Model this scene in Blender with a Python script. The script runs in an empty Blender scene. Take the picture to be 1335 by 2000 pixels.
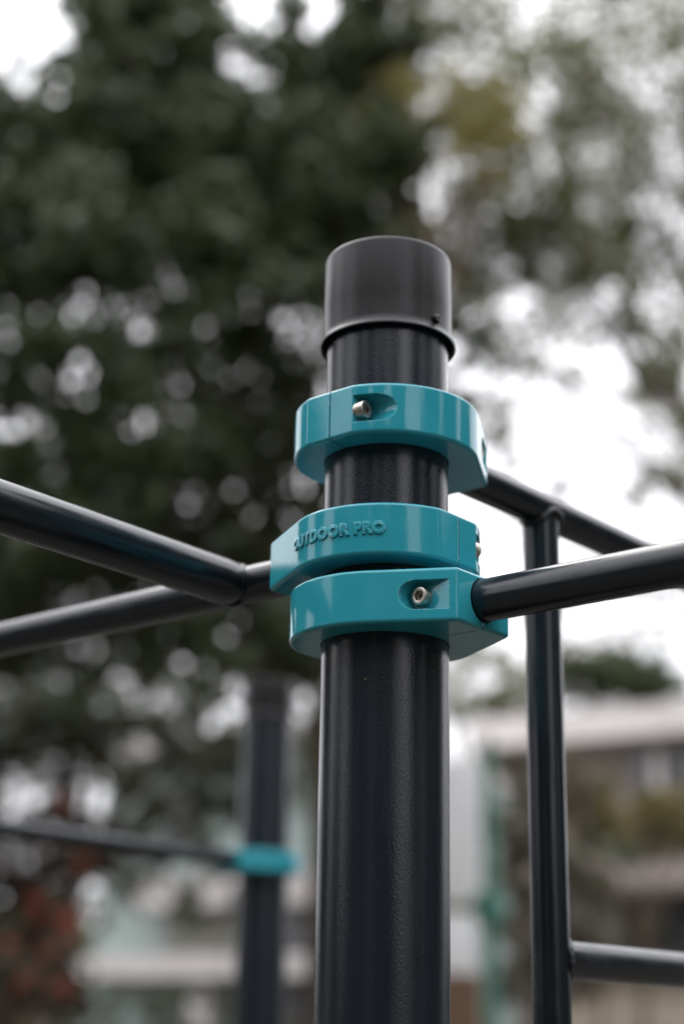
import bpy, bmesh, math, random
import numpy as np
from mathutils import Vector, Matrix

# ------------------------------------------------------------------ camera, sky, sun, exposure
S = bpy.context.scene
COL = S.collection
H = 1.55                                   # eye height above the ground
F_PX, PITCH, ROLL = 3142.08, 0.318863, 0.017547
LENS = F_PX * 36.0 / 2000.0
fw = Vector((0, math.cos(PITCH), math.sin(PITCH)))
up0 = Vector((0, -math.sin(PITCH), math.cos(PITCH)))
rt0 = Vector((1, 0, 0))
rt = math.cos(ROLL) * rt0 + math.sin(ROLL) * up0
up = -math.sin(ROLL) * rt0 + math.cos(ROLL) * up0
cam_d = bpy.data.cameras.new('camera')
cam = bpy.data.objects.new('camera', cam_d)
COL.objects.link(cam)
m = Matrix((rt, up, -fw)).transposed().to_4x4()
m.translation = Vector((0, 0, H))
cam.matrix_world = m
cam_d.sensor_width = 36.0
cam_d.sensor_fit = 'AUTO'
cam_d.lens = LENS
cam_d.clip_start = 0.02
cam_d.clip_end = 600
cam_d.dof.use_dof = True
cam_d.dof.focus_distance = 1.215
cam_d.dof.aperture_fstop = 2.4
S.camera = cam

SUN_EL, SUN_ROT = math.radians(62), math.radians(-25)
W = bpy.data.worlds.new('World')
S.world = W
W.use_nodes = True
wn, wl = W.node_tree.nodes, W.node_tree.links
wn.clear()
sky = wn.new('ShaderNodeTexSky'); sky.sky_type = 'NISHITA'; sky.sun_disc = False
sky.sun_elevation = SUN_EL; sky.sun_rotation = SUN_ROT
sky.air_density = 1.0; sky.dust_density = 4.0; sky.ozone_density = 1.0
# overcast: a bright, even, almost colourless cloud layer over the blue sky
hs = wn.new('ShaderNodeHueSaturation'); hs.inputs['Saturation'].default_value = 0.10
cl = wn.new('ShaderNodeTexNoise'); cl.inputs['Scale'].default_value = 2.2; cl.inputs['Detail'].default_value = 5
cr = wn.new('ShaderNodeMapRange'); cr.inputs['To Min'].default_value = 0.85; cr.inputs['To Max'].default_value = 1.15
mixc = wn.new('ShaderNodeMix'); mixc.data_type = 'RGBA'; mixc.inputs['Factor'].default_value = 0.90
# standard overcast sky: three times as bright overhead as at the horizon
sxyz = wn.new('ShaderNodeSeparateXYZ'); mz = wn.new('ShaderNodeMath'); mz.operation = 'MAXIMUM'; mz.inputs[1].default_value = 0.0
ma = wn.new('ShaderNodeMath'); ma.operation = 'MULTIPLY_ADD'; ma.inputs[1].default_value = 2.0 / 3.0; ma.inputs[2].default_value = 1.0 / 3.0
ovc = wn.new('ShaderNodeMix'); ovc.data_type = 'RGBA'; ovc.blend_type = 'MULTIPLY'; ovc.inputs['Factor'].default_value = 1
ovc.inputs[6].default_value = (19.0, 19.0, 20.0, 1)
mul = wn.new('ShaderNodeMix'); mul.data_type = 'RGBA'; mul.blend_type = 'MULTIPLY'; mul.inputs['Factor'].default_value = 1
bg = wn.new('ShaderNodeBackground'); bg.inputs['Strength'].default_value = 0.14
wo = wn.new('ShaderNodeOutputWorld')
tc = wn.new('ShaderNodeTexCoord')
wl.new(tc.outputs['Generated'], cl.inputs['Vector'])
wl.new(tc.outputs['Generated'], sxyz.inputs[0]); wl.new(sxyz.outputs['Z'], mz.inputs[0]); wl.new(mz.outputs[0], ma.inputs[0])
wl.new(ma.outputs[0], ovc.inputs[7]); wl.new(ovc.outputs[2], mixc.inputs[7])
wl.new(sky.outputs[0], hs.inputs['Color']); wl.new(hs.outputs[0], mixc.inputs[6])
wl.new(cl.outputs['Fac'], cr.inputs['Value'])
wl.new(mixc.outputs[2], mul.inputs[6]); wl.new(cr.outputs[0], mul.inputs[7])
wl.new(mul.outputs[2], bg.inputs['Color']); wl.new(bg.outputs[0], wo.inputs['Surface'])

sun_d = bpy.data.lights.new('sun', 'SUN'); sun_d.energy = 1.2; sun_d.angle = math.radians(40)
sun_d.color = (1.0, 0.96, 0.9)
sun = bpy.data.objects.new('sun', sun_d); COL.objects.link(sun)
az = SUN_ROT
sd = Vector((math.sin(az) * math.cos(SUN_EL), math.cos(az) * math.cos(SUN_EL), math.sin(SUN_EL)))
sun.rotation_euler = sd.to_track_quat('Z', 'Y').to_euler()
sun.location = sd * 30 + Vector((0, 0, 5))

S.view_settings.view_transform = 'Standard'
S.view_settings.look = 'None'
S.view_settings.exposure = 0.5
S.view_settings.gamma = 1.0
S.cycles.use_denoising = True
S.cycles.max_bounces = 6
S.cycles.transparent_max_bounces = 4
S.cycles.sample_clamp_indirect = 8.0

# ------------------------------------------------------------------ helpers
rng = np.random.default_rng(7)
random.seed(7)


def at(px, py, Y):
    """world point seen at photo position (px, py) on the vertical plane y = Y"""
    d = (px - 667.5) / F_PX * rt - (py - 1000) / F_PX * up + fw
    return Vector((0, 0, H)) + d * (Y / d.y)


def mat(name, color, rough=0.5, metal=0.0, bump=None, spec=0.5, var=None, bevel=0.0, coat=0.0, specks=None, rvar=None):
    M = bpy.data.materials.new(name); M.use_nodes = True
    N, L = M.node_tree.nodes, M.node_tree.links
    b = N['Principled BSDF']
    b.inputs['Base Color'].default_value = (*color, 1)
    b.inputs['Roughness'].default_value = rough
    b.inputs['Metallic'].default_value = metal
    b.inputs['Specular IOR Level'].default_value = spec
    b.inputs['Coat Weight'].default_value = coat
    b.inputs['Coat Roughness'].default_value = 0.08
    t = N.new('ShaderNodeTexCoord')
    nrm = None
    if bevel:
        bv = N.new('ShaderNodeBevel'); bv.inputs['Radius'].default_value = bevel; bv.samples = 4
        nrm = bv.outputs[0]
    if bump:
        for sc, st, dist in bump:
            n = N.new('ShaderNodeTexNoise'); n.inputs['Scale'].default_value = sc; n.inputs['Detail'].default_value = 2.5
            L.new(t.outputs['Object'], n.inputs['Vector'])
            bp = N.new('ShaderNodeBump'); bp.inputs['Strength'].default_value = st; bp.inputs['Distance'].default_value = dist
            L.new(n.outputs['Fac'], bp.inputs['Height'])
            if nrm is not None: L.new(nrm, bp.inputs['Normal'])
            nrm = bp.outputs[0]
            if coat: L.new(nrm, b.inputs['Coat Normal'])
    if nrm is not None: L.new(nrm, b.inputs['Normal'])
    src = None
    if var:
        sc, c2, lo, hi = var
        n = N.new('ShaderNodeTexNoise'); n.inputs['Scale'].default_value = sc; n.inputs['Detail'].default_value = 6
        L.new(t.outputs['Object'], n.inputs['Vector'])
        mr = N.new('ShaderNodeMapRange'); mr.inputs['From Min'].default_value = lo; mr.inputs['From Max'].default_value = hi
        L.new(n.outputs['Fac'], mr.inputs['Value'])
        mx = N.new('ShaderNodeMix'); mx.data_type = 'RGBA'
        mx.inputs[6].default_value = (*color, 1); mx.inputs[7].default_value = (*c2, 1)
        L.new(mr.outputs[0], mx.inputs['Factor']); src = mx.outputs[2]
    if specks:
        sc, c2, thr = specks
        v = N.new('ShaderNodeTexNoise'); v.inputs['Scale'].default_value = sc; v.inputs['Detail'].default_value = 1
        L.new(t.outputs['Object'], v.inputs['Vector'])
        mr = N.new('ShaderNodeMapRange'); mr.inputs['From Min'].default_value = thr; mr.inputs['From Max'].default_value = thr + 0.03
        L.new(v.outputs['Fac'], mr.inputs['Value'])
        mx = N.new('ShaderNodeMix'); mx.data_type = 'RGBA'
        mx.inputs[6].default_value = (*color, 1); mx.inputs[7].default_value = (*c2, 1)
        if src is not None: L.new(src, mx.inputs[6])
        L.new(mr.outputs[0], mx.inputs['Factor']); src = mx.outputs[2]
    if src is not None: L.new(src, b.inputs['Base Color'])
    if rvar:                                   # smears and handling marks
        mp = N.new('ShaderNodeMapping'); mp.inputs['Scale'].default_value = rvar[0]
        L.new(t.outputs['Object'], mp.inputs['Vector'])
        n = N.new('ShaderNodeTexNoise'); n.inputs['Scale'].default_value = 1.0; n.inputs['Detail'].default_value = 7; n.inputs['Roughness'].default_value = 0.65
        L.new(mp.outputs[0], n.inputs['Vector'])
        mr = N.new('ShaderNodeMapRange'); mr.inputs['From Min'].default_value = 0.35; mr.inputs['From Max'].default_value = 0.7
        mr.inputs['To Min'].default_value = rvar[1]; mr.inputs['To Max'].default_value = rvar[2]
        L.new(n.outputs['Fac'], mr.inputs['Value']); L.new(mr.outputs[0], b.inputs['Roughness'])
    return M


def leaf_mat(name, c1, c2, rough=0.38, trans=0.3):
    M = bpy.data.materials.new(name); M.use_nodes = True
    N, L = M.node_tree.nodes, M.node_tree.links
    b = N['Principled BSDF']; out = N['Material Output']
    g = N.new('ShaderNodeNewGeometry')
    mx = N.new('ShaderNodeMix'); mx.data_type = 'RGBA'
    mx.inputs[6].default_value = (*c1, 1); mx.inputs[7].default_value = (*c2, 1)
    L.new(g.outputs['Random Per Island'], mx.inputs['Factor'])
    L.new(mx.outputs[2], b.inputs['Base Color'])
    b.inputs['Roughness'].default_value = rough
    tr = N.new('ShaderNodeBsdfTranslucent'); L.new(mx.outputs[2], tr.inputs['Color'])
    ms = N.new('ShaderNodeMixShader'); ms.inputs[0].default_value = trans
    L.new(b.outputs[0], ms.inputs[1]); L.new(tr.outputs[0], ms.inputs[2]); L.new(ms.outputs[0], out.inputs['Surface'])
    return M


def link(name, me, material, parent=None, smooth=35):
    o = bpy.data.objects.new(name, me); COL.objects.link(o)
    if material: me.materials.append(material)
    if smooth:
        for p in me.polygons: p.use_smooth = True
        me.set_sharp_from_angle(angle=math.radians(smooth))
    if parent: o.parent = parent
    return o


def obj(name, bm, material, parent=None, smooth=35):
    me = bpy.data.meshes.new(name); bm.to_mesh(me); bm.free()
    return link(name, me, material, parent, smooth)


def tag(o, label=None, cat=None, group=None, kind=None):
    if label: o['label'] = label
    if cat: o['category'] = cat
    if group: o['group'] = group
    if kind: o['kind'] = kind
    return o


def empty(name, loc, rz=0.0, label=None, cat=None, group=None):
    o = bpy.data.objects.new(name, None); COL.objects.link(o)
    o.location = loc; o.rotation_euler = (0, 0, rz); o.empty_display_size = 0.05
    return tag(o, label, cat, group)


def add_box(bm, c, s, rz=0.0, bevel=0.0):
    M = Matrix.Translation(c) @ Matrix.Rotation(rz, 4, 'Z') @ Matrix.Diagonal((*s, 1))
    r = bmesh.ops.create_cube(bm, size=1.0, matrix=M)
    if bevel:
        es = list({e for v in r['verts'] for e in v.link_edges})
        bmesh.ops.bevel(bm, geom=es, offset=bevel, segments=2, affect='EDGES', profile=0.5)
    return bm


def box(name, c, s, material, parent=None, rz=0.0, bevel=0.0):
    return obj(name, add_box(bmesh.new(), c, s, rz, bevel), material, parent, 30)


def add_tube(bm, pts, rad, seg=24, caps=True):
    """swept tube through points with a radius for each"""
    pts = [Vector(p) for p in pts]
    if not hasattr(rad, '__len__'): rad = [rad] * len(pts)
    rings = []
    t0 = (pts[1] - pts[0]).normalized()
    ref = Vector((0, 0, 1)) if abs(t0.z) < 0.9 else Vector((1, 0, 0))
    n = t0.cross(ref).normalized()
    for i, p in enumerate(pts):
        a = pts[max(i - 1, 0)]; b = pts[min(i + 1, len(pts) - 1)]
        t = (b - a).normalized()
        n = (n - t * n.dot(t)).normalized(); k = t.cross(n)
        rings.append([bm.verts.new(p + rad[i] * (math.cos(2 * math.pi * j / seg) * n + math.sin(2 * math.pi * j / seg) * k)) for j in range(seg)])
    for r0, r1 in zip(rings, rings[1:]):
        for j in range(seg):
            bm.faces.new((r0[j], r0[(j + 1) % seg], r1[(j + 1) % seg], r1[j]))
    if caps:
        bm.faces.new(list(reversed(rings[0]))); bm.faces.new(rings[-1])
    return bm


def add_lathe(bm, prof, seg=96):
    """(radius, z) profile round the z axis, closed at both ends when radius 0"""
    rings = []
    for r, z in prof:
        if r < 1e-6: rings.append([bm.verts.new((0, 0, z))])
        else: rings.append([bm.verts.new((r * math.cos(2 * math.pi * j / seg), r * math.sin(2 * math.pi * j / seg), z)) for j in range(seg)])
    for a, b in zip(rings, rings[1:]):
        for j in range(seg):
            k = (j + 1) % seg
            if len(a) == 1 and len(b) == 1: continue
            if len(a) == 1: bm.faces.new((a[0], b[k], b[j]))
            elif len(b) == 1: bm.faces.new((a[j], a[k], b[0]))
            else: bm.faces.new((a[j], a[k], b[k], b[j]))
    bmesh.ops.recalc_face_normals(bm, faces=bm.faces)
    return bm


# ------------------------------------------------------------------ materials
M_POST = mat('powder_coat_anthracite', (0.0100, 0.0145, 0.0195), 0.25, 0, [(620, 0.55, 0.00034)], 0.5, var=(9, (0.0125, 0.0175, 0.0230), 0.4, 0.7), specks=(160, (0.10, 0.10, 0.05), 0.80), rvar=((55, 55, 4), 0.16, 0.32))
M_BAR = mat('powder_coat_bar', (0.0095, 0.0135, 0.0180), 0.20, 0, [(600, 0.2, 0.0002)], 0.5, bevel=0.0, rvar=((18, 18, 18), 0.14, 0.32))
M_CAP = mat('black_plastic_cap', (0.0072, 0.0072, 0.0084), 0.34, 0, [(450, 0.35, 0.0003), (60, 0.10, 0.0006)], 0.30, var=(14, (0.011, 0.011, 0.012), 0.45, 0.7))
M_TEAL = mat('teal_powder_coat', (0.028, 0.292, 0.358), 0.15, 0, [(420, 0.08, 0.0003), (90, 0.08, 0.0005)], 0.5, var=(30, (0.033, 0.322, 0.388), 0.4, 0.7), bevel=0.0009, specks=(300, (0.16, 0.46, 0.50), 0.79), rvar=((40, 40, 40), 0.055, 0.17))
def edge_wear(M, color, radius):
    N, L = M.node_tree.nodes, M.node_tree.links
    b = N['Principled BSDF']
    bv = N.new('ShaderNodeBevel'); bv.inputs['Radius'].default_value = radius; bv.samples = 4
    g = N.new('ShaderNodeNewGeometry'); dt = N.new('ShaderNodeVectorMath'); dt.operation = 'DOT_PRODUCT'
    L.new(bv.outputs[0], dt.inputs[0]); L.new(g.outputs['Normal'], dt.inputs[1])
    m1 = N.new('ShaderNodeMapRange'); m1.inputs['From Min'].default_value = 0.985; m1.inputs['From Max'].default_value = 0.93
    L.new(dt.outputs['Value'], m1.inputs['Value'])
    t = N.new('ShaderNodeTexCoord'); n = N.new('ShaderNodeTexNoise'); n.inputs['Scale'].default_value = 170; n.inputs['Detail'].default_value = 6
    L.new(t.outputs['Object'], n.inputs['Vector'])
    m2 = N.new('ShaderNodeMapRange'); m2.inputs['From Min'].default_value = 0.55; m2.inputs['From Max'].default_value = 0.63
    L.new(n.outputs['Fac'], m2.inputs['Value'])
    mu = N.new('ShaderNodeMath'); mu.operation = 'MULTIPLY'; L.new(m1.outputs[0], mu.inputs[0]); L.new(m2.outputs[0], mu.inputs[1])
    mx = N.new('ShaderNodeMix'); mx.data_type = 'RGBA'; mx.inputs[7].default_value = (*color, 1)
    L.new(b.inputs['Base Color'].links[0].from_socket, mx.inputs[6]); L.new(mu.outputs[0], mx.inputs['Factor'])
    L.new(mx.outputs[2], b.inputs['Base Color'])


edge_wear(M_TEAL, (0.30, 0.52, 0.56), 0.0016)
M_STEEL = mat('stainless_steel', (0.55, 0.51, 0.46), 0.38, 1.0, [(500, 0.3, 0.0004)], 0.5, var=(300, (0.36, 0.30, 0.25), 0.5, 0.7), bevel=0.0004)
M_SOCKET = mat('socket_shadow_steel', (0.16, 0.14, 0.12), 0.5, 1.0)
M_WELD = mat('painted_weld', (0.012, 0.015, 0.019), 0.33, 0, [(380, 0.6, 0.001)], 0.5)
M_RUBBER = mat('black_rubber_sleeve', (0.012, 0.012, 0.013), 0.55)
M_GROUND = mat('dark_rubber_ground', (0.045, 0.042, 0.036), 0.9, 0, [(8, 0.3, 0.02)], 0.3, var=(1.5, (0.062, 0.056, 0.046), 0.35, 0.7))
M_BARK = mat('bark', (0.085, 0.062, 0.042), 0.85, 0, [(22, 0.8, 0.03)], 0.3, var=(6, (0.13, 0.10, 0.07), 0.35, 0.7))

# ------------------------------------------------------------------ ground
bm = bmesh.new()
bmesh.ops.create_grid(bm, x_segments=40, y_segments=40, size=220)
for v in bm.verts:
    d = v.co.length
    if d > 25: v.co.z = 0.12 * math.sin(v.co.x * 0.05) * min(1, (d - 25) / 40)
ground = obj('ground', bm, M_GROUND)
tag(ground, kind='structure')

# ------------------------------------------------------------------ the rig in front
TH = 0.70332
A = Vector((math.sin(TH), math.cos(TH), 0))        # away to the right
B = Vector((math.cos(TH), -math.sin(TH), 0))       # towards the viewer on the right
O = Vector((0.03602, 1.24773, 0))
R_POST, R_BAR = 0.0508, 0.0165


def make_post(name, loc, top, label, rivet_ang):
    root = empty(name, loc, 0, label, 'post', 'anthracite steel posts of the exercise rig')
    bm = bmesh.new()
    add_lathe(bm, [(0, 0.002), (R_POST, 0.002), (R_POST, top * 0.33), (R_POST, top * 0.66), (R_POST, top - 0.03), (0, top - 0.03)], 128)
    obj('post_tube', bm, M_POST, root)
    z0, z1 = top - 0.080, top
    prof = [(R_POST + 0.0004, z0 + 0.012), (0.0528, z0 + 0.0035), (0.0552, z0 + 0.0002), (0.0563, z0 - 0.0009), (0.0569, z0 - 0.0007), (0.0571, z0), (0.0569, z0 + 0.0008), (0.0562, z0 + 0.0019),
            (0.0551, z0 + 0.0038), (0.0543, z0 + 0.006), (0.0540, z0 + 0.009), (0.0539, z0 + 0.03), (0.0536, z1 - 0.004), (0.0532, z1 - 0.0018), (0.0522, z1 - 0.0004), (0.0505, z1),
            (0.03, z1 + 0.0006), (0, z1 + 0.0008)]
    bm = add_lathe(bmesh.new(), prof, 128)
    cap = obj('cap', bm, M_CAP, root, 40)
    bm = bmesh.new()
    add_lathe(bm, [(0.0042, -0.002), (0.0042, 0.0008), (0.0036, 0.0020), (0.0022, 0.0028), (0.0009, 0.0026), (0, 0.0024)], 20)
    n = Vector((math.cos(rivet_ang), math.sin(rivet_ang), 0))
    bm.transform(Matrix.Translation(n * 0.0541 + Vector((0, 0, z0 + 0.0115))) @ n.to_track_quat('Z', 'Y').to_matrix().to_4x4())
    obj('rivet', bm, M_CAP, cap)
    bm = bmesh.new()
    add_box(bm, (0, 0, 0.006), (0.2, 0.2, 0.012), 0, 0.002)
    obj('base_plate', bm, M_POST, root)
    return root


post_main = make_post('steel_post', O, H + 0.637, 'tall sharp dark grey post with black cap and three turquoise clamps', math.atan2(-0.0377, 0.0383))

# ---- clamps
UN, HWN, RC, UT = 0.096, 0.034, 0.0762, -0.0728     # nose end, nose half width, ring radius, tail flat
HC = 0.0210                                          # half height
R_IN = R_POST + 0.0005


def clamp_outline(n_arc=40):
    """outer outline of one half (v > 0) from the tail split to the nose split, as (u, v)"""
    d = math.hypot(UN, HWN)
    at_ = math.atan2(HWN, UN) + math.acos(RC / d)
    a_t = math.pi - math.acos(-UT / RC)
    pts = [(UT, 0.0)]
    for i in range(n_arc + 1):
        a = a_t + (at_ - a_t) * i / n_arc
        pts.append((RC * math.cos(a), RC * math.sin(a)))
    pts.append((UN, HWN)); pts.append((UN, 0.0))
    return pts


def half_mesh(sgn, heads, bar_r):
    g = 0.0006
    outl = clamp_outline()
    outl[0] = (UT, g); outl[-1] = (UN, g)
    inner = []
    n = 40
    a0 = math.asin(g / R_IN)
    for i in range(n + 1):
        a = a0 + (math.pi - 2 * a0) * i / n
        inner.append((R_IN * math.cos(a), R_IN * math.sin(a)))
    loop = outl + inner
    bm = bmesh.new()
    top = [bm.verts.new((u, sgn * v, HC)) for u, v in loop]
    bot = [bm.verts.new((u, sgn * v, -HC)) for u, v in loop]
    k = len(loop); no = len(outl)
    bm.faces.new(top); bm.faces.new(list(reversed(bot)))
    for i in range(k):
        j = (i + 1) % k
        bm.faces.new((top[i], bot[i], bot[j], top[j]))
    bmesh.ops.recalc_face_normals(bm, faces=bm.faces)
    bm.edges.ensure_lookup_table()
    sel = []
    for i in range(no - 1):
        for ring in (top, bot):
            e = bm.edges.get((ring[i], ring[i + 1]))
            if e: sel.append(e)
    e = bm.edges.get((top[no - 2], bot[no - 2]))
    if e: sel.append(e)
    bmesh.ops.bevel(bm, geom=sel, offset=0.0030, segments=4, affect='EDGES', profile=0.5, clamp_overlap=True)
    bmesh.ops.triangulate(bm, faces=[f for f in bm.faces if len(f.verts) > 4])
    me = bpy.data.meshes.new('clamp_half'); bm.to_mesh(me); bm.free()
    o = bpy.data.objects.new('tmp_half', me); COL.objects.link(o)
    cutters = []

    def cut(bmc):
        mc = bpy.data.meshes.new('tmp_cut'); bmc.to_mesh(mc); bmc.free()
        c = bpy.data.objects.new('tmp_cut', mc); COL.objects.link(c)
        md = o.modifiers.new('b', 'BOOLEAN'); md.operation = 'DIFFERENCE'; md.solver = 'EXACT'; md.object = c
        cutters.append(c)

    bmc = bmesh.new()
    add_tube(bmc, [(0.0505, 0, 0.0012), (0.11, 0, 0.0012)], bar_r, 64)
    bmesh.ops.recalc_face_normals(bmc, faces=bmc.faces); cut(bmc)
    if heads:
        for u0, v0, du in ((0.068, 0.037, 1), (-0.0655, 0.0235, -1)):
            # counterbore round the bolt, run out towards the end of the clamp
            r = 0.0114; n = 24
            prof = [(u0 + du * 0.06, -r), (u0 + du * 0.06, r)] + [(u0 - du * r * math.sin(math.pi * i / n), r * math.cos(math.pi * i / n)) for i in range(n + 1)]
            bmc = bmesh.new()
            f0 = [bmc.verts.new((u, sgn * v0, z)) for u, z in prof]
            f1 = [bmc.verts.new((u, sgn * (v0 + 0.06), z)) for u, z in prof]
            bmc.faces.new(f0); bmc.faces.new(list(reversed(f1)))
            for i in range(len(prof)):
                j = (i + 1) % len(prof)
                bmc.faces.new((f0[i], f1[i], f1[j], f0[j]))
            bmesh.ops.recalc_face_normals(bmc, faces=bmc.faces); cut(bmc)
    dg = bpy.context.evaluated_depsgraph_get(); dg.update()
    res = bpy.data.meshes.new_from_object(o.evaluated_get(dg))
    bpy.data.objects.remove(o)
    for c in cutters: bpy.data.objects.remove(c)
    res.materials.clear()
    return res


def bolt_mesh():
    """socket head cap screw along +z, seat at z = 0; returns (head, socket) meshes"""
    R, hh, ri, dep = 0.0071, 0.0086, 0.0037, 0.0045
    bm = bmesh.new(); seg = 36
    def ring(r, z): return [bm.verts.new((r * math.cos(2 * math.pi * j / seg), r * math.sin(2 * math.pi * j / seg), z)) for j in range(seg)]
    def hexr(z, r):
        out = []
        for j in range(seg):
            a = 2 * math.pi * j / seg; k = r / math.cos(((a + math.pi / 6) % (math.pi / 3)) - math.pi / 6)
            out.append(bm.verts.new((k * math.cos(a), k * math.sin(a), z)))
        return out
    rings = [ring(R, -0.004), ring(R, hh - 0.0009), ring(R - 0.0003, hh - 0.0003), ring(R - 0.0009, hh), ring(0.0050, hh), hexr(hh - 0.0003, 0.0036), hexr(hh - dep, 0.0035)]
    for a, b in zip(rings, rings[1:]):
        for j in range(seg):
            k = (j + 1) % seg
            bm.faces.new((a[j], a[k], b[k], b[j]))
    bm.faces.new(rings[-1]); bm.faces.new(list(reversed(rings[0])))
    bmesh.ops.recalc_face_normals(bm, faces=bm.faces)
    me = bpy.data.meshes.new('bolt'); bm.to_mesh(me); bm.free()
    for p in me.polygons: p.use_smooth = True
    me.set_sharp_from_angle(angle=math.radians(30))
    me.materials.append(M_STEEL)
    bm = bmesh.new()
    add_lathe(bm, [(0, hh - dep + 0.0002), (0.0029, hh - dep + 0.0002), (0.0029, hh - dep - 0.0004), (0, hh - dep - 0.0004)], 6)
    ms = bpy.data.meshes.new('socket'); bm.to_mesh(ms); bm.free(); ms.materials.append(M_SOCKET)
    return me, ms


BOLT, SOCKET = bolt_mesh()


def wrap_text(body, s_mid, size, width, sgn):
    """raised letters following the outer wall of the half: s is arc length from the middle of the round side"""
    cu = bpy.data.curves.new('lettering', 'FONT'); cu.body = body; cu.align_x = 'CENTER'; cu.align_y = 'CENTER'
    cu.size = 1.0; cu.extrude = 0.06; cu.bevel_depth = 0.026; cu.bevel_resolution = 2; cu.offset = 0.044; cu.space_character = 1.12; cu.resolution_u = 8
    t = bpy.data.objects.new('tmp_text', cu); COL.objects.link(t)
    dg = bpy.context.evaluated_depsgraph_get(); dg.update()
    me = bpy.data.meshes.new_from_object(t.evaluated_get(dg))
    bpy.data.objects.remove(t)
    bm = bmesh.new(); bm.from_mesh(me); bpy.data.meshes.remove(me)
    bmesh.ops.remove_doubles(bm, verts=bm.verts, dist=1e-5)
    xs = [v.co.x for v in bm.verts]; ys = [v.co.y for v in bm.verts]
    kx = width / (max(xs) - min(xs)); ky = size / (max(ys) - min(ys)); cx = (max(xs) + min(xs)) / 2; cy = (max(ys) + min(ys)) / 2
    d = math.hypot(UN, HWN); at_ = math.atan2(HWN, UN) + math.acos(RC / d)
    for v in bm.verts:
        s = s_mid + (v.co.x - cx) * kx          # positive s runs to the tail
        z = (v.co.y - cy) * ky
        h = v.co.z / 0.086 * 0.0013            # proud of the surface
        a = math.pi / 2 + s / RC
        if a >= at_:
            u_, v_ = (RC + h) * math.cos(a), (RC + h) * math.sin(a)
        else:                                   # on the straight flank towards the nose
            l = (at_ - a) * RC
            n = (math.cos(at_), math.sin(at_)); tv = (math.sin(at_), -math.cos(at_))
            u_, v_ = (RC + h) * n[0] + l * tv[0], (RC + h) * n[1] + l * tv[1]
        v.co = (u_, sgn * v_, z)
    bmesh.ops.recalc_face_normals(bm, faces=bm.faces)
    return bm


MAIN_CLAMPS = 'turquoise clamps on the sharp front post'
H_CACHE = {}


def make_clamp(loc, nose, head_side, label, group, text=True, bar_r=R_BAR + 0.0009):
    rz = math.atan2(nose.y, nose.x)
    root = empty('pipe_clamp', loc, rz, label, 'clamp', group)
    for sgn in (1, -1):
        key = (sgn, sgn == head_side)
        if key not in H_CACHE: H_CACHE[key] = half_mesh(sgn, sgn == head_side, bar_r)
        me = H_CACHE[key]
        first = len(me.materials) == 0
        h = bpy.data.objects.new('clamp_half', me); COL.objects.link(h); h.parent = root
        if first:
            me.materials.append(M_TEAL)
            for p in me.polygons: p.use_smooth = True
            me.set_sharp_from_angle(angle=math.radians(28))
        wn_ = h.modifiers.new('wn', 'WEIGHTED_NORMAL'); wn_.keep_sharp = True
        if text and sgn != head_side:
            le = obj('lettering', wrap_text('OUTDOOR PRO', 0.0037, 0.0106, 0.0945, sgn), M_TEAL, h, 30)
    for u0, v0 in ((0.068, 0.037), (-0.0655, 0.0235)):
        M = Matrix.Translation((u0, head_side * v0, 0)) @ Vector((0, head_side, 0)).to_track_quat('Z', 'Y').to_matrix().to_4x4() @ Matrix.Rotation(0.35, 4, 'Z')
        b = bpy.data.objects.new('bolt', BOLT); COL.objects.link(b); b.parent = root; b.matrix_local = M
        s = bpy.data.objects.new('socket', SOCKET); COL.objects.link(s); s.parent = b
    # dark sleeve lining the hole the bar enters
    bm = bmesh.new()
    add_tube(bm, [(0.0550, 0, 0.0012), (0.0945, 0, 0.0012)], R_BAR + 0.0006, 48)
    obj('sleeve', bm, M_RUBBER, root)
    return root


def vdir(nose, side):     # local +v direction of a clamp is the nose turned 90 degrees left
    left = Vector((-nose.y, nose.x, 0))
    return 1 if left.dot(side) > 0 else -1


make_clamp(O + Vector((0, 0, H + 0.4745)), A, vdir(A, B), 'topmost turquoise clamp on the front post, bolt in its front pocket', MAIN_CLAMPS, text=False)
make_clamp(O + Vector((0, 0, H + 0.3750)), -B, vdir(-B, A), 'middle turquoise clamp with raised lettering on the front post', MAIN_CLAMPS)
make_clamp(O + Vector((0, 0, H + 0.3208)), B, vdir(B, -A), 'lowest turquoise clamp of the front post, holding the right-hand bar', MAIN_CLAMPS, text=False)


def bead(p, axis, r_tube, r_base, axis_base, name, parent, r_w=0.0035):
    """weld bead where a tube of radius r_tube along axis lands on a tube of r_base along axis_base through p"""
    axis = axis.normalized(); ab = axis_base.normalized()
    n = axis.cross(ab).normalized()
    pts = []
    seg = 56
    for i in range(seg):
        a = 2 * math.pi * i / seg
        x, y = (r_tube + 0.0008) * math.cos(a), (r_tube + 0.0008) * math.sin(a)
        hgt = math.sqrt(max(r_base ** 2 - min(abs(y), r_base * 0.96) ** 2, 0))
        pts.append(p + ab * x + n * y + axis * (hgt + 0.0006))
    bm = bmesh.new(); rings = []
    c = sum(pts, Vector()) / seg
    for i, q in enumerate(pts):
        t = (pts[(i + 1) % seg] - pts[i - 1]).normalized()
        e1 = (q - c); e1 = (e1 - t * e1.dot(t)).normalized(); e2 = t.cross(e1)
        rr = r_w * (1 + 0.18 * math.sin(i * 2.1) + 0.1 * math.sin(i * 0.9))
        rings.append([bm.verts.new(q + rr * (math.cos(2 * math.pi * j / 8) * e1 + math.sin(2 * math.pi * j / 8) * e2)) for j in range(8)])
    for i in range(seg):
        r0, r1 = rings[i], rings[(i + 1) % seg]
        for j in range(8): bm.faces.new((r0[j], r0[(j + 1) % 8], r1[(j + 1) % 8], r1[j]))
    bmesh.ops.recalc_face_normals(bm, faces=bm.faces)
    return obj(name, bm, M_WELD, parent, 60)


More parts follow.
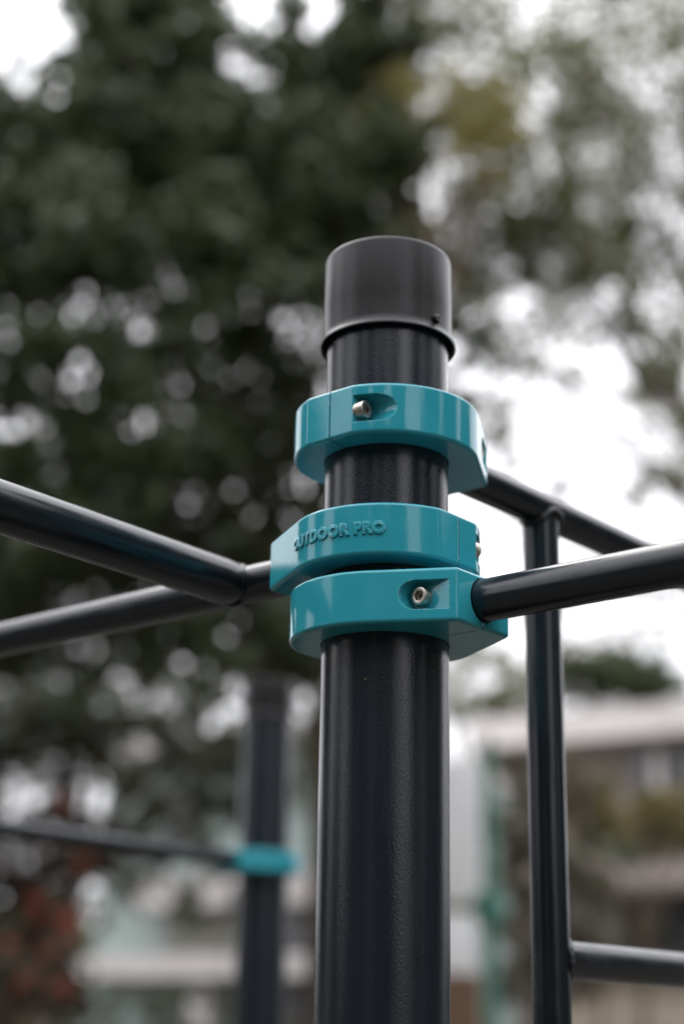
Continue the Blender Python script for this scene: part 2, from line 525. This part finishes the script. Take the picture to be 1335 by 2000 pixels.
def bar_mesh(p0, p1, r, seg=56, n=12):
    return add_tube(bmesh.new(), [p0.lerp(p1, i / n) for i in range(n + 1)], r, seg)


Zv = Vector((0, 0, 1))
# right-hand bar, coming towards the viewer
P = O + Zv * (H + 0.3222)
b = obj('horizontal_bar', bar_mesh(B * 0.058, B * 1.942, R_BAR), M_BAR); b.location = P
tag(b, 'glossy dark bar coming forward right from the lowest turquoise clamp', 'bar')

# left bars: one straight away to the left, a thicker one welded to it running towards the viewer
P = O + Zv * (H + 0.3762)
root = empty('welded_bars', P, 0, 'two dark bars welded together left of the middle turquoise clamp', 'bars')
obj('back_bar', bar_mesh(-B * 0.058, -B * 1.942, R_BAR), M_BAR, root)
AF = Vector((math.sin(0.67079), math.cos(0.67079), 0))
s0 = -B * 0.1615
RF = 0.0200
pts, rad = [], []
for d, r in ((0.002, 0.0135), (0.006, 0.0158), (0.011, 0.0178), (0.016, 0.0190), (0.022, 0.0197), (0.030, RF), (0.2, RF), (0.5, RF), (0.9, RF), (1.3, RF), (1.942, RF)):
    pts.append(s0 - AF * d); rad.append(r)
obj('front_bar', add_tube(bmesh.new(), pts, rad, 56), M_BAR, root, 50)
bead(s0, -AF, 0.0170, R_BAR, B, 'weld', root, 0.0018)

# ladder frame behind to the right
P = O + Zv * H
root = empty('ladder_frame', P, 0, 'dark tubular ladder frame hung from the topmost turquoise clamp', 'ladder frame')
zA, zR, lad = 0.4752, 0.0714, 0.2300
obj('top_rail', bar_mesh(A * 0.058 + Zv * zA, A * 1.942 + Zv * zA, R_BAR), M_BAR, root)
for a_ in (lad, 1.03):
    obj('upright', bar_mesh(A * a_ + Zv * (zA - 0.004), A * a_ + Zv * (-0.95), R_BAR), M_BAR, root)
    bead(A * a_ + Zv * zA, -Zv, R_BAR, R_BAR, A, 'weld', root)
for k in range(3):
    zz = zR - 0.33 * k
    obj('rung', bar_mesh(A * (lad + 0.004) + Zv * zz, A * 1.026 + Zv * zz, R_BAR * 0.985), M_BAR, root)
    bead(A * lad + Zv * zz, A, R_BAR, R_BAR, Zv, 'weld', root, 0.0028)

# far post with its clamp and bar
FP = Vector((at(519, 1550, 3.35).x, 3.35, 0))
make_post('steel_post', FP, at(521, 1332, 3.35).z, 'blurred dark post with black cap standing farther back on the left', 1.0)
ZF = at(521, 1688, 3.35).z
make_clamp(FP + Zv * ZF, -A, vdir(-A, -B), 'single blurred turquoise clamp on the far post', 'clamps on other posts', text=False)
b = obj('horizontal_bar', bar_mesh(-A * 0.058, -A * 1.942, R_BAR * 1.05), M_BAR); b.location = FP + Zv * (ZF + 0.0012)
tag(b, 'thin blurred dark bar leaving the far post towards the left edge', 'bar')

# the posts that carry the other ends of the bars, outside the frame
OTHER = 'clamps on other posts'
for loc, z, nose, lab in ((O + B * 2.0, H + 0.3210, -B, 'right of the viewpoint'), (O - B * 2.0, H + 0.3750, B, 'far end of the welded left bar'),
                          (O + A * 2.0, H + 0.4740, -A, 'far end of the ladder frame'), (FP - A * 2.0, ZF, A, 'near end of the far bar'),
                          (O + s0 - AF * 2.0, H + 0.3750, AF, 'left of the viewpoint')):
    make_post('steel_post', loc, H + 0.637, 'dark rig post outside the frame, ' + lab, 0.5)
    make_clamp(Vector((loc.x, loc.y, z)), nose, 1, 'turquoise clamp outside the frame, ' + lab, OTHER, text=False)

# ------------------------------------------------------------------ vegetation
L_DARK = leaf_mat('leaf_dark', (0.036, 0.054, 0.022), (0.082, 0.104, 0.042), 0.46, 0.28)
L_OLIVE = leaf_mat('leaf_olive', (0.082, 0.094, 0.032), (0.165, 0.170, 0.068), 0.5, 0.45)
L_YELLOW = leaf_mat('leaf_yellow', (0.15, 0.14, 0.035), (0.24, 0.21, 0.07), 0.5, 0.45)
L_GREEN = leaf_mat('leaf_green', (0.028, 0.045, 0.018), (0.07, 0.085, 0.03), 0.42, 0.25)
L_BROWN = leaf_mat('leaf_brownish', (0.07, 0.060, 0.040), (0.13, 0.11, 0.075), 0.55, 0.3)
M_RED = leaf_mat('red_petals', (0.27, 0.070, 0.038), (0.38, 0.14, 0.085), 0.6, 0.2)
M_DBARK = mat('dark_bark', (0.05, 0.038, 0.026), 0.9, 0, [(22, 0.8, 0.03)], 0.2, var=(6, (0.075, 0.058, 0.04), 0.35, 0.7))
M_TWIG = mat('twig_bark', (0.10, 0.080, 0.060), 0.85, 0, [(40, 0.5, 0.01)], 0.3)


def leaves(blobs, leaf, aspect=0.5, shell=0.45):
    """one mesh of folded leaves filling ellipsoidal clumps: blobs = (centre, (rx, ry, rz), count)"""
    P = []
    for c, r, n in blobs:
        n = int(n)
        d = rng.normal(size=(n, 3)); d /= np.linalg.norm(d, axis=1)[:, None]
        rad = rng.random(n) ** (1 / 3.0)
        rad = shell + (1 - shell) * rad if False else rad
        # sub-clumping: pull leaves towards random twig ends
        k = max(6, n // 16)
        tw = rng.normal(size=(k, 3)); tw /= np.linalg.norm(tw, axis=1)[:, None]; tw *= (rng.random(k) ** 0.45)[:, None]
        pos = d * rad[:, None]
        pick = tw[rng.integers(0, k, n)]
        pos = pick * 0.80 + pos * 0.36
        P.append(np.asarray(c)[None] + pos * np.asarray(r)[None])
    P = np.concatenate(P); n = len(P)
    t = rng.normal(size=(n, 3)); t[:, 2] -= 0.25; t /= np.linalg.norm(t, axis=1)[:, None]
    q = rng.normal(size=(n, 3)); q[:, 2] += 0.8; s = np.cross(t, q); s /= np.linalg.norm(s, axis=1)[:, None]
    nn = np.cross(s, t)
    sz = leaf * (0.6 + 0.8 * rng.random(n))[:, None]
    v0 = P - t * sz * 0.5; v2 = P + t * sz * 0.5
    v1 = P + s * sz * aspect * 0.5 + nn * sz * 0.10; v3 = P - s * sz * aspect * 0.5 + nn * sz * 0.10
    V = np.stack([v0, v1, v2, v3], 1).reshape(-1, 3).astype(np.float32)
    base = (np.arange(n) * 4)[:, None]
    T = np.concatenate([base + np.array([[0, 1, 2]]), base + np.array([[0, 2, 3]])], 1).reshape(-1).astype(np.int32)
    me = bpy.data.meshes.new('crown')
    me.vertices.add(len(V)); me.vertices.foreach_set('co', V.reshape(-1))
    me.loops.add(len(T)); me.loops.foreach_set('vertex_index', T)
    me.polygons.add(len(T) // 3); me.polygons.foreach_set('loop_start', np.arange(0, len(T), 3, dtype=np.int32))
    me.update(calc_edges=True)
    return me


def limb(bm, p, q, r0, r1, sag=0.0, seg=8):
    p, q = Vector(p), Vector(q); n = 6; L = (q - p).length
    pts, rad = [], []
    j = Vector((random.uniform(-1, 1), random.uniform(-1, 1), random.uniform(-.3, .6))) * L * 0.08
    for i in range(n + 1):
        t = i / n
        pts.append(p.lerp(q, t) + j * math.sin(math.pi * t) + Vector((0, 0, sag * L * math.sin(math.pi * t))))
        rad.append(r0 + (r1 - r0) * t)
    add_tube(bm, pts, rad, seg)
    return pts


def make_tree(name, base, fork_z, blobs, leaf, lm, label, cat='tree', group=None, r_trunk=0.16, bark=None, aspect=0.5, top=None, stems=40, hang=False):
    base = Vector(base); root = empty(name, base, 0, label, cat, group)
    bark = bark or M_BARK
    fork = Vector((base.x, base.y, fork_z)) if top is None else Vector(top)
    bm = bmesh.new()
    n = 8; pts, rad = [], []
    for i in range(n + 1):
        t = i / n
        w = Vector((math.sin(t * 4 + base.x) * 0.06, math.cos(t * 3.1 + base.y) * 0.06, 0)) * t
        pts.append(base.lerp(fork, t) + w - base); rad.append(r_trunk * (1.0 - 0.45 * t) * (1 + 0.45 * max(0, 0.12 - t) / 0.12))
    add_tube(bm, pts, rad, 14)
    tip = pts[-1]
    cs = [b_ for b_ in blobs]; random.shuffle(cs)
    for c, r, nn in cs[:stems]:
        q = Vector(c) - base
        mid = tip.lerp(q, 0.12) if not hang else tip
        limb(bm, mid if random.random() < .5 else tip, q, r_trunk * 0.30, r_trunk * 0.05, 0.05)
    obj('trunk', bm, bark, root, 60)
    bl = [(Vector(c) - base, r, nn) for c, r, nn in blobs]
    me = leaves(bl, leaf, aspect)
    o = link('crown', me, lm, root, 0)
    return root


def px_blobs(spec, Yc, Ys, per_m2, leaf_area):
    """spec: (px, py, radius px, leaf layers) -> clumps in space near depth Yc"""
    out = []
    for px, py, rp, lai in spec:
        Y = Yc + rng.uniform(-Ys, Ys)
        c = at(px, py, Y)
        r = rp / F_PX * (c - Vector((0, 0, H))).length * 1.0
        n = max(12, lai * math.pi * r * r / leaf_area)
        out.append((c, (r, r * 1.15, r * 0.9), n))
    return out


# dark evergreen filling the left of the view
spec = []
def fill(x0, x1, y0, y1, rp, lai, step, jit=0.35):
    y = y0
    while y <= y1:
        x = x0
        while x <= x1:
            spec.append((x + rng.uniform(-jit, jit) * step, y + rng.uniform(-jit, jit) * step, rp * rng.uniform(.8, 1.25), lai * rng.uniform(.75, 1.25)))
            x += step
        y += step
fill(-260, 720, 290, 500, 120, 4.2, 90)
fill(190, 430, -60, 240, 80, 3.4, 75)
fill(560, 820, -60, 110, 75, 2.2, 80)
fill(20, 170, 170, 260, 55, 1.5, 55)
fill(110, 170, 40, 150, 45, 1.0, 55)
fill(590, 760, 110, 330, 85, 4.0, 85)
fill(-350, 780, 560, 900, 115, 2.15, 105)
fill(-350, 700, 930, 1290, 120, 2.5, 110)
fill(720, 850, 330, 500, 75, 3.0, 80)
fill(-300, -60, 100, 240, 100, 3.0, 100)
fill(700, 900, 600, 860, 75, 1.8, 90)
make_tree('evergreen_tree', Vector((at(640, 1200, 11.5).x, 11.5, 0)), 4.0, px_blobs(spec, 11.5, 1.6, 0, 0.0046), 0.13, L_DARK,
          'large dense dark evergreen tree filling the left half of the background', 'tree', 'background trees', 0.17, aspect=0.52, stems=14, bark=M_DBARK)

# airy tree on the right, growing from beyond the frame
spec = []
fill(820, 1180, 250, 520, 85, 1.55, 80)
fill(820, 1460, -40, 230, 100, 1.08, 95)
fill(1180, 1460, 250, 560, 95, 1.2, 90)
fill(900, 1350, 560, 640, 60, 1.0, 75)
fill(890, 1010, 660, 900, 55, 1.0, 70)
fill(1000, 1340, 660, 760, 65, 0.6, 75)
fill(1030, 1340, 1040, 1250, 60, 0.40, 95)
fill(1270, 1360, 660, 1000, 45, 1.0, 60)
for a_ in ((1235, 560, 60, .7), (1235, 640, 45, .7), (1255, 720, 50, .9), (1275, 770, 40, .8), (1320, 700, 60, .6), (1330, 830, 55, .8), (1335, 930, 55, 1.0), (900, 560, 70, .9), (960, 600, 55, .5), (1050, 560, 60, .6),
           (1140, 560, 45, .5), (1090, 955, 45, .6), (1075, 1010, 40, .6), (1110, 1170, 45, .5), (1190, 1120, 50, .4), (960, 700, 45, .4), (960, 850, 60, .6), (930, 800, 45, .7), (990, 900, 40, .5)):
    spec.append((a_[0], a_[1], a_[2], a_[3] * 1.9))
make_tree('airy_tree', Vector((at(1640, 1500, 12.5).x, 12.5, 0)), 4.6, px_blobs(spec, 12.5, 1.2, 0, 0.0017), 0.075, L_OLIVE,
          'thin-leaved olive tree with sparse branches against the bright sky on the right', 'tree', 'background trees', 0.11, bark=M_TWIG, aspect=0.5, stems=22)

# yellowing branch tree between the two
spec = []
fill(780, 980, 180, 330, 65, 1.25, 65)
make_tree('yellowing_tree', Vector((at(760, 1500, 10.2).x, 10.2, 0)), 5.2, px_blobs(spec, 10.2, 0.6, 0, 0.003), 0.10, L_YELLOW,
          'tree with yellow-green leaves showing right of the dark evergreen', 'tree', 'background trees', 0.10)

# ------------------------------------------------------------------ far background, right: house on a terrace
M_FASCIA = mat('white_fascia', (0.62, 0.58, 0.56), 0.6, 0, None, 0.3, var=(2, (0.52, 0.48, 0.46), 0.4, 0.7))
M_HWALL = mat('brown_grey_wall', (0.17, 0.145, 0.125), 0.8, 0, [(6, 0.3, 0.02)], 0.3, var=(1.2, (0.22, 0.19, 0.165), 0.35, 0.7))
M_GLASS = mat('window_glass', (0.10, 0.10, 0.11), 0.12, 0, None, 0.6)
M_FRAME = mat('dark_window_frame', (0.02, 0.02, 0.022), 0.5)
M_TILE = mat('grey_brown_roof', (0.12, 0.10, 0.092), 0.75, 0, [(12, 0.4, 0.02)], 0.3, var=(3, (0.16, 0.135, 0.125), 0.35, 0.7))
M_BEIGE = mat('beige_render', (0.36, 0.30, 0.235), 0.85, 0, [(5, 0.2, 0.02)], 0.3, var=(1.0, (0.42, 0.36, 0.29), 0.35, 0.7))
M_WHITE = mat('white_board', (0.86, 0.86, 0.86), 0.5, 0, None, 0.4, var=(1.5, (0.78, 0.79, 0.79), 0.4, 0.7))
M_MINT = mat('pale_mint_wall', (0.33, 0.39, 0.365), 0.7, 0, None, 0.3, var=(1.2, (0.26, 0.31, 0.29), 0.35, 0.7))
M_GREENPAINT = mat('green_paint', (0.030, 0.125, 0.090), 0.5, 0, None, 0.5)
M_GREYW = mat('grey_olive_wall', (0.24, 0.24, 0.21), 0.8, 0, None, 0.3, var=(1.2, (0.30, 0.30, 0.26), 0.35, 0.7))
M_BRICK = mat('brown_plinth', (0.16, 0.095, 0.06), 0.8, 0, None, 0.3)


class Facade:
    """a facade plane given by two photo columns and their distances; places boxes on it"""
    def __init__(s, xa, Ya, xb, Yb):
        a = at(xa, 1900, Ya); b_ = at(xb, 1900, Yb)
        s.o = Vector((a.x, a.y, 0)); d = Vector((b_.x - a.x, b_.y - a.y, 0)); s.len = d.length; s.d = d.normalized()
        s.rz = math.atan2(s.d.y, s.d.x); s.n = Vector((s.d.y, -s.d.x, 0))      # towards the viewer
    def hit(s, px, py):
        r = (px - 667.5) / F_PX * rt - (py - 1000) / F_PX * up + fw
        c = Vector((0, 0, H)); t = (s.o - c).dot(s.n) / r.dot(s.n); P_ = c + r * t
        return (P_ - s.o).dot(s.d), P_.z
    def part(s, name, x0, x1, y0, y1, depth, proud, material, parent, z0=None, bevel=0.0):
        xm = (x0 + x1) / 2; ym = (y0 + y1) / 2
        a = s.hit(x0, ym)[0]; b_ = s.hit(x1, ym)[0]; zt = s.hit(xm, y0)[1]; zb = s.hit(xm, y1)[1] if z0 is None else z0
        return box(name, ((a + b_) / 2, -proud + depth / 2, (zt + zb) / 2), (abs(b_ - a), depth, zt - zb), material, parent, 0, bevel)


fa = Facade(955, 27.0, 1335, 25.3)
house = empty('house', fa.o, fa.rz, 'brown-grey house with a broad white eaves band at right', 'house')
fa.part('wall', 960, 1560, 1440, 1900, 5.0, 0.0, M_HWALL, house, z0=0.0)
fa.part('eaves_band', 945, 1580, 1392, 1448, 6.2, 0.6, M_FASCIA, house)
fa.part('roof', 960, 1565, 1380, 1391, 5.6, 0.3, M_TILE, house)
for x0, x1 in ((1238, 1262), (1272, 1296), (1306, 1330), (1345, 1370)):
    w = fa.part('window', x0 - 3, x1 + 3, 1462, 1545, 0.10, 0.05, M_FRAME, house)
    fa.part('pane', x0 + 1, x1 - 1, 1467, 1540, 0.05, 0.075, M_FASCIA if x0 == 1272 else M_GLASS, w)
# porch: a pitched roof over dark openings
xs0, zt = fa.hit(1225, 1672); xs1, zb = fa.hit(1480, 1742)
bm = bmesh.new()
y0, y1 = -0.02, -1.8
xm = xs0 + 0.7
vs = [(xs0 - 0.7, y1, zb), (xs1, y1, zb), (xs1, y0, zt), (xs0 + 0.3, y0, zt), (xs0 - 0.7, y1, zb - 0.14), (xs1, y1, zb - 0.14), (xs1, y0, zb - 0.14), (xs0 - 0.7, y0, zb - 0.14)]
vv = [bm.verts.new(v) for v in vs]
for f in ((0, 1, 2, 3), (4, 7, 6, 5), (0, 4, 5, 1), (1, 5, 6, 2), (0, 3, 7, 4), (3, 2, 6, 7)): bm.faces.new([vv[i] for i in f])
bmesh.ops.recalc_face_normals(bm, faces=bm.faces)
obj('porch_roof', bm, M_TILE, house, 20)
for x0, x1 in ((1125, 1180), (1243, 1290), (1300, 1345), (1355, 1400)):
    w = fa.part('window', x0, x1, 1756, 1852, 0.10, 0.05, M_FRAME, house)
    fa.part('pane', x0 + 8, x1 - 8, 1766, 1846, 0.05, 0.075, M_GLASS, w)
fa.part('pilaster', 1188, 1215, 1750, 1840, 0.2, 0.15, M_FASCIA, house)

fb = Facade(960, 21.0, 1335, 20.0)
wall = empty('terrace_wall', fb.o, fb.rz, 'low beige retaining wall under the house at lower right', 'wall')
fb.part('wall_body', 1060, 1700, 1938, 1990, 0.5, 0.0, M_BEIGE, wall, z0=-0.1, bevel=0.02)
fb.part('coping', 1055, 1705, 1929, 1937, 0.6, 0.05, M_BEIGE, wall, bevel=0.01)

# white board and green pole between the post and the ladder
fc = Facade(640, 15.0, 940, 15.0)
wb = empty('white_pavilion', fc.o, fc.rz, 'white panelled pavilion wall behind the green pole', 'pavilion')
fc.part('upper_panel', 660, 938, 1480, 1762, 0.15, 0.0, M_WHITE, wb, bevel=0.01)
fc.part('lower_panel', 660, 930, 1778, 1900, 0.15, 0.0, M_WHITE, wb, bevel=0.01)
fc.part('rail', 655, 945, 1763, 1777, 0.2, 0.02, mat('olive_paint', (0.10, 0.10, 0.03), 0.6), wb)
fc.part('plinth', 655, 940, 1901, 1990, 0.4, 0.02, M_BRICK, wb, z0=0)

c = at(955, 1700, 11.5); base = Vector((c.x, c.y, 0)); zt = at(952, 1440, 11.5).z
gp = empty('green_pole', base, 0, 'slim green pole with a collar beside the white panels', 'pole')
bm = bmesh.new(); add_lathe(bm, [(0, 0), (0.052, 0), (0.048, 1.2), (0.042, zt - 0.02), (0.02, zt), (0, zt)], 24); obj('shaft', bm, M_GREENPAINT, gp)
zc = at(950, 1772, 11.5).z
bm = bmesh.new(); add_lathe(bm, [(0.06, zc - 0.12), (0.10, zc - 0.1), (0.105, zc), (0.10, zc + 0.1), (0.06, zc + 0.12)], 24); obj('collar', bm, M_GREENPAINT, gp)
bm = bmesh.new(); add_tube(bm, [(0, 0, zc), (-0.13, 0, zc + 0.02)], 0.04, 16); obj('bracket', bm, M_GREENPAINT, gp)

# shrubs and small trees on the right
spec = []; fill(1140, 1400, 1560, 1660, 60, 2.6, 60)
make_tree('yellow_green_shrub', Vector((at(1250, 1900, 20).x, 20, 0)), 2.6, px_blobs(spec, 20, .5, 0, .006), 0.14, leaf_mat('leaf_mustard', (0.12, 0.105, 0.030), (0.19, 0.155, 0.05), .55, .35), 'rounded yellow-green shrub in front of the brown-grey house', 'shrub', 'shrubs', 0.07)
spec = []; fill(1105, 1220, 1660, 1740, 45, 2.6, 50)
make_tree('dark_shrub', Vector((at(1160, 1900, 19).x, 19, 0)), 1.9, px_blobs(spec, 19, .4, 0, .006), 0.13, L_DARK, 'small dark shrub below the yellow-green one', 'shrub', 'shrubs', 0.06)
spec = []; fill(1010, 1150, 1500, 1960, 55, 2.4, 60)
make_tree('brownish_shrub', Vector((at(1050, 1900, 17.5).x, 17.5, 0)), 2.0, px_blobs(spec, 17.5, .5, 0, .006), 0.13, L_BROWN, 'tall brownish shrub seen through the ladder frame', 'shrub', 'shrubs', 0.06)
spec = []; fill(1110, 1300, 1310, 1375, 45, 5.0, 38)
spec += [(1200, 1280, 35, 5), (1235, 1275, 25, 5)]
make_tree('far_evergreen_tree', Vector((at(1200, 1900, 40).x, 40, 0)), 7.0, px_blobs(spec, 40, 1, 0, .02), 0.25, L_DARK, 'dark evergreen crown rising above the white eaves band', 'tree', 'background trees', 0.22)
spec = []; fill(880, 1050, 1290, 1390, 50, 1.8, 50)
make_tree('olive_tree', Vector((at(930, 1900, 34).x, 34, 0)), 6.5, px_blobs(spec, 34, 1, 0, .016), 0.22, L_OLIVE, 'low olive-green tree just right of the front post', 'tree', 'background trees', 0.18)

# ------------------------------------------------------------------ far background, left: pale building behind foliage
fd = Facade(150, 22.0, 640, 20.0)
pb = empty('pale_building', fd.o, fd.rz, 'pale mint building with white balcony bands behind the far post', 'building')
fd.part('wall', 195, 660, 1470, 1990, 5.0, 0.0, M_MINT, pb, z0=0)
fd.part('roof_band', 180, 670, 1440, 1468, 5.6, 0.4, M_FASCIA, pb)
fd.part('balcony_band', 300, 670, 1715, 1775, 0.5, 0.5, M_FASCIA, pb)
fd.part('balcony_band', 190, 670, 1868, 1912, 0.5, 0.5, M_FASCIA, pb)
fd.part('grey_olive_panel', 330, 480, 1785, 1866, 0.1, 0.04, M_GREYW, pb)  # thin grey-olive panel on the mint wall
for x0, x1, y0, y1 in ((330, 400, 1925, 2040), (560, 625, 1790, 1860), (560, 625, 1925, 2030), (500, 540, 1560, 1640), (330, 390, 1560, 1650)):
    w = fd.part('window', x0, x1, y0, y1, 0.1, 0.05, M_FRAME, pb)
    fd.part('pane', x0 + 6, x1 - 6, y0 + 6, y1 - 6, 0.05, 0.075, M_GLASS, w)
fd.part('pillar', 402, 440, 1930, 1990, 0.3, 0.4, M_FASCIA, pb, z0=0)

spec = []; fill(150, 470, 1320, 1600, 70, 2.2, 75); fill(-100, 170, 1320, 1560, 90, 2.6, 85); fill(190, 480, 1620, 1780, 50, 1.2, 70); fill(540, 640, 1300, 1560, 50, 1.5, 60)
make_tree('green_tree', Vector((at(120, 1900, 15).x, 15, 0)), 3.0, px_blobs(spec, 15.5, .8, 0, .0045), 0.12, L_GREEN, 'green small-leaved tree in front of the pale building', 'tree', 'background trees', 0.10)
spec = []; fill(-120, 170, 1600, 1990, 75, 2.4, 75)
sh = make_tree('flowering_shrub', Vector((at(60, 1900, 12).x, 12, 0)), 1.5, px_blobs(spec, 12.5, .5, 0, .004), 0.11, leaf_mat('leaf_rusty', (0.035, 0.032, 0.02), (0.085, 0.06, 0.04), .5, .25), 'dark shrub with clusters of red blossom at lower left', 'shrub', 'shrubs', 0.06)
sp2 = [(130, 1570, 28, 1.2), (145, 1685, 30, 1.6), (135, 1800, 38, 2.2), (70, 1770, 34, 1.3), (60, 1925, 34, 2.0), (125, 1935, 30, 2.2), (20, 1840, 25, 1.0), (95, 1850, 25, .8), (-40, 1700, 30, 1)]
sp2 = [(a_, b_, c_, d_ * 1.7) for a_, b_, c_, d_ in sp2]
bl = [(Vector(c) - sh.location, r, n) for c, r, n in px_blobs(sp2, 11.9, .15, 0, .0016)]
link('red_blossom', leaves(bl, 0.06, 0.8), M_RED, sh, 0)
spec = []; fill(170, 640, 1965, 2060, 40, 1.6, 55)
make_tree('low_hedge', Vector((at(400, 1900, 17).x, 17, 0)), 0.6, px_blobs(spec, 17, .3, 0, .004), 0.10, L_GREEN, 'low green hedge at the foot of the pale building', 'hedge', 'shrubs', 0.04)

# ------------------------------------------------------------------ trees and wall added out of view to shape reflections on the rig
def reflection_tree(azd, dist, r, z0, z1, n, label):
    a = math.radians(azd); c = Vector((math.sin(a) * dist, -math.cos(a) * dist, 0))
    bl = []; k = 34
    for i in range(k):
        d = Vector(rng.normal(size=3)).normalized() * (rng.random() ** .45)
        taper = 1.0 - 0.35 * max(0, d.z)
        bl.append((c + Vector((d.x * r * .78 * taper, d.y * r * .78 * taper, (z0 + z1) / 2 + d.z * (z1 - z0) * 0.45)), (r * .42, r * .42, r * .42), n / k))
    make_tree('reflection_tree', c, (z0 + z1) * 0.45, bl, 0.30, L_DARK, label, 'tree', 'trees added to shape reflections', 0.2)
for az_, d_, r_, z0_, z1_, lab in ((-64, 9.0, 2.35, 0.3, 9.5, 'broad tree added for reflections, farthest left behind the viewpoint'),
                              (-38, 9.5, 2.35, 0.3, 10.5, 'tall tree added for reflections, left of centre behind the viewpoint'),
                              (-12, 9.0, 2.35, 0.3, 9.0, 'tree added for reflections directly behind the viewpoint'),
                              (13, 9.0, 2.3, 0.3, 9.5, 'tree added for reflections, right of centre behind the viewpoint'),
                              (62, 9.0, 2.6, 0.3, 10.0, 'tall tree added for reflections behind the viewpoint on the right'),
                              (91, 9.0, 2.5, 0.3, 9.0, 'tree added for reflections to the right of the frame'),
                              (116, 9.5, 2.4, 0.3, 8.0, 'tree added for reflections farthest right beyond the frame edge'),
                              (-98, 9.0, 1.7, 0.3, 8.0, 'slender tree added for reflections to the left of the frame'),
                              (-131, 10.5, 2.6, 0.3, 9.0, 'broad tree added for reflections left of the large evergreen, outside the frame')):
    reflection_tree(az_, d_, r_, z0_, z1_, 17000 if r_ > 2 else 9000, lab)
bw = empty('reflection_wall', (0, -11.5, 0), 0, 'long brown wall added behind the viewpoint to darken low reflections', 'wall')  # unseen wall, added to keep reflections low on the post dark
for rz_, L_, dx, dy in ((0, 26, 0, 0), (math.pi / 2, 16, 13, 8), (math.pi / 2, 16, -13, 8)):
    box('wall_body', (dx, dy, 1.5), (L_, 0.3, 3.0), M_HWALL, bw, rz_, 0.01)
    box('coping', (dx, dy, 3.05), (L_ + 0.1, 0.4, 0.1), M_HWALL, bw, rz_, 0.01)

# far woods closing the horizon round the square
bl = []
for i in range(230):
    a = rng.uniform(-1.9, 1.2); d = rng.uniform(62, 85); hh = rng.uniform(1.5, 8.5)
    bl.append((Vector((math.sin(a) * d, math.cos(a) * d, hh * 0.75)), (3.2, 3.2, 2.6), 260))
woods = link('far_woods', leaves(bl, 0.75, 0.6), L_GREEN, None, 0)
tag(woods, 'far dark green wood closing the horizon', 'wood', kind='stuff')
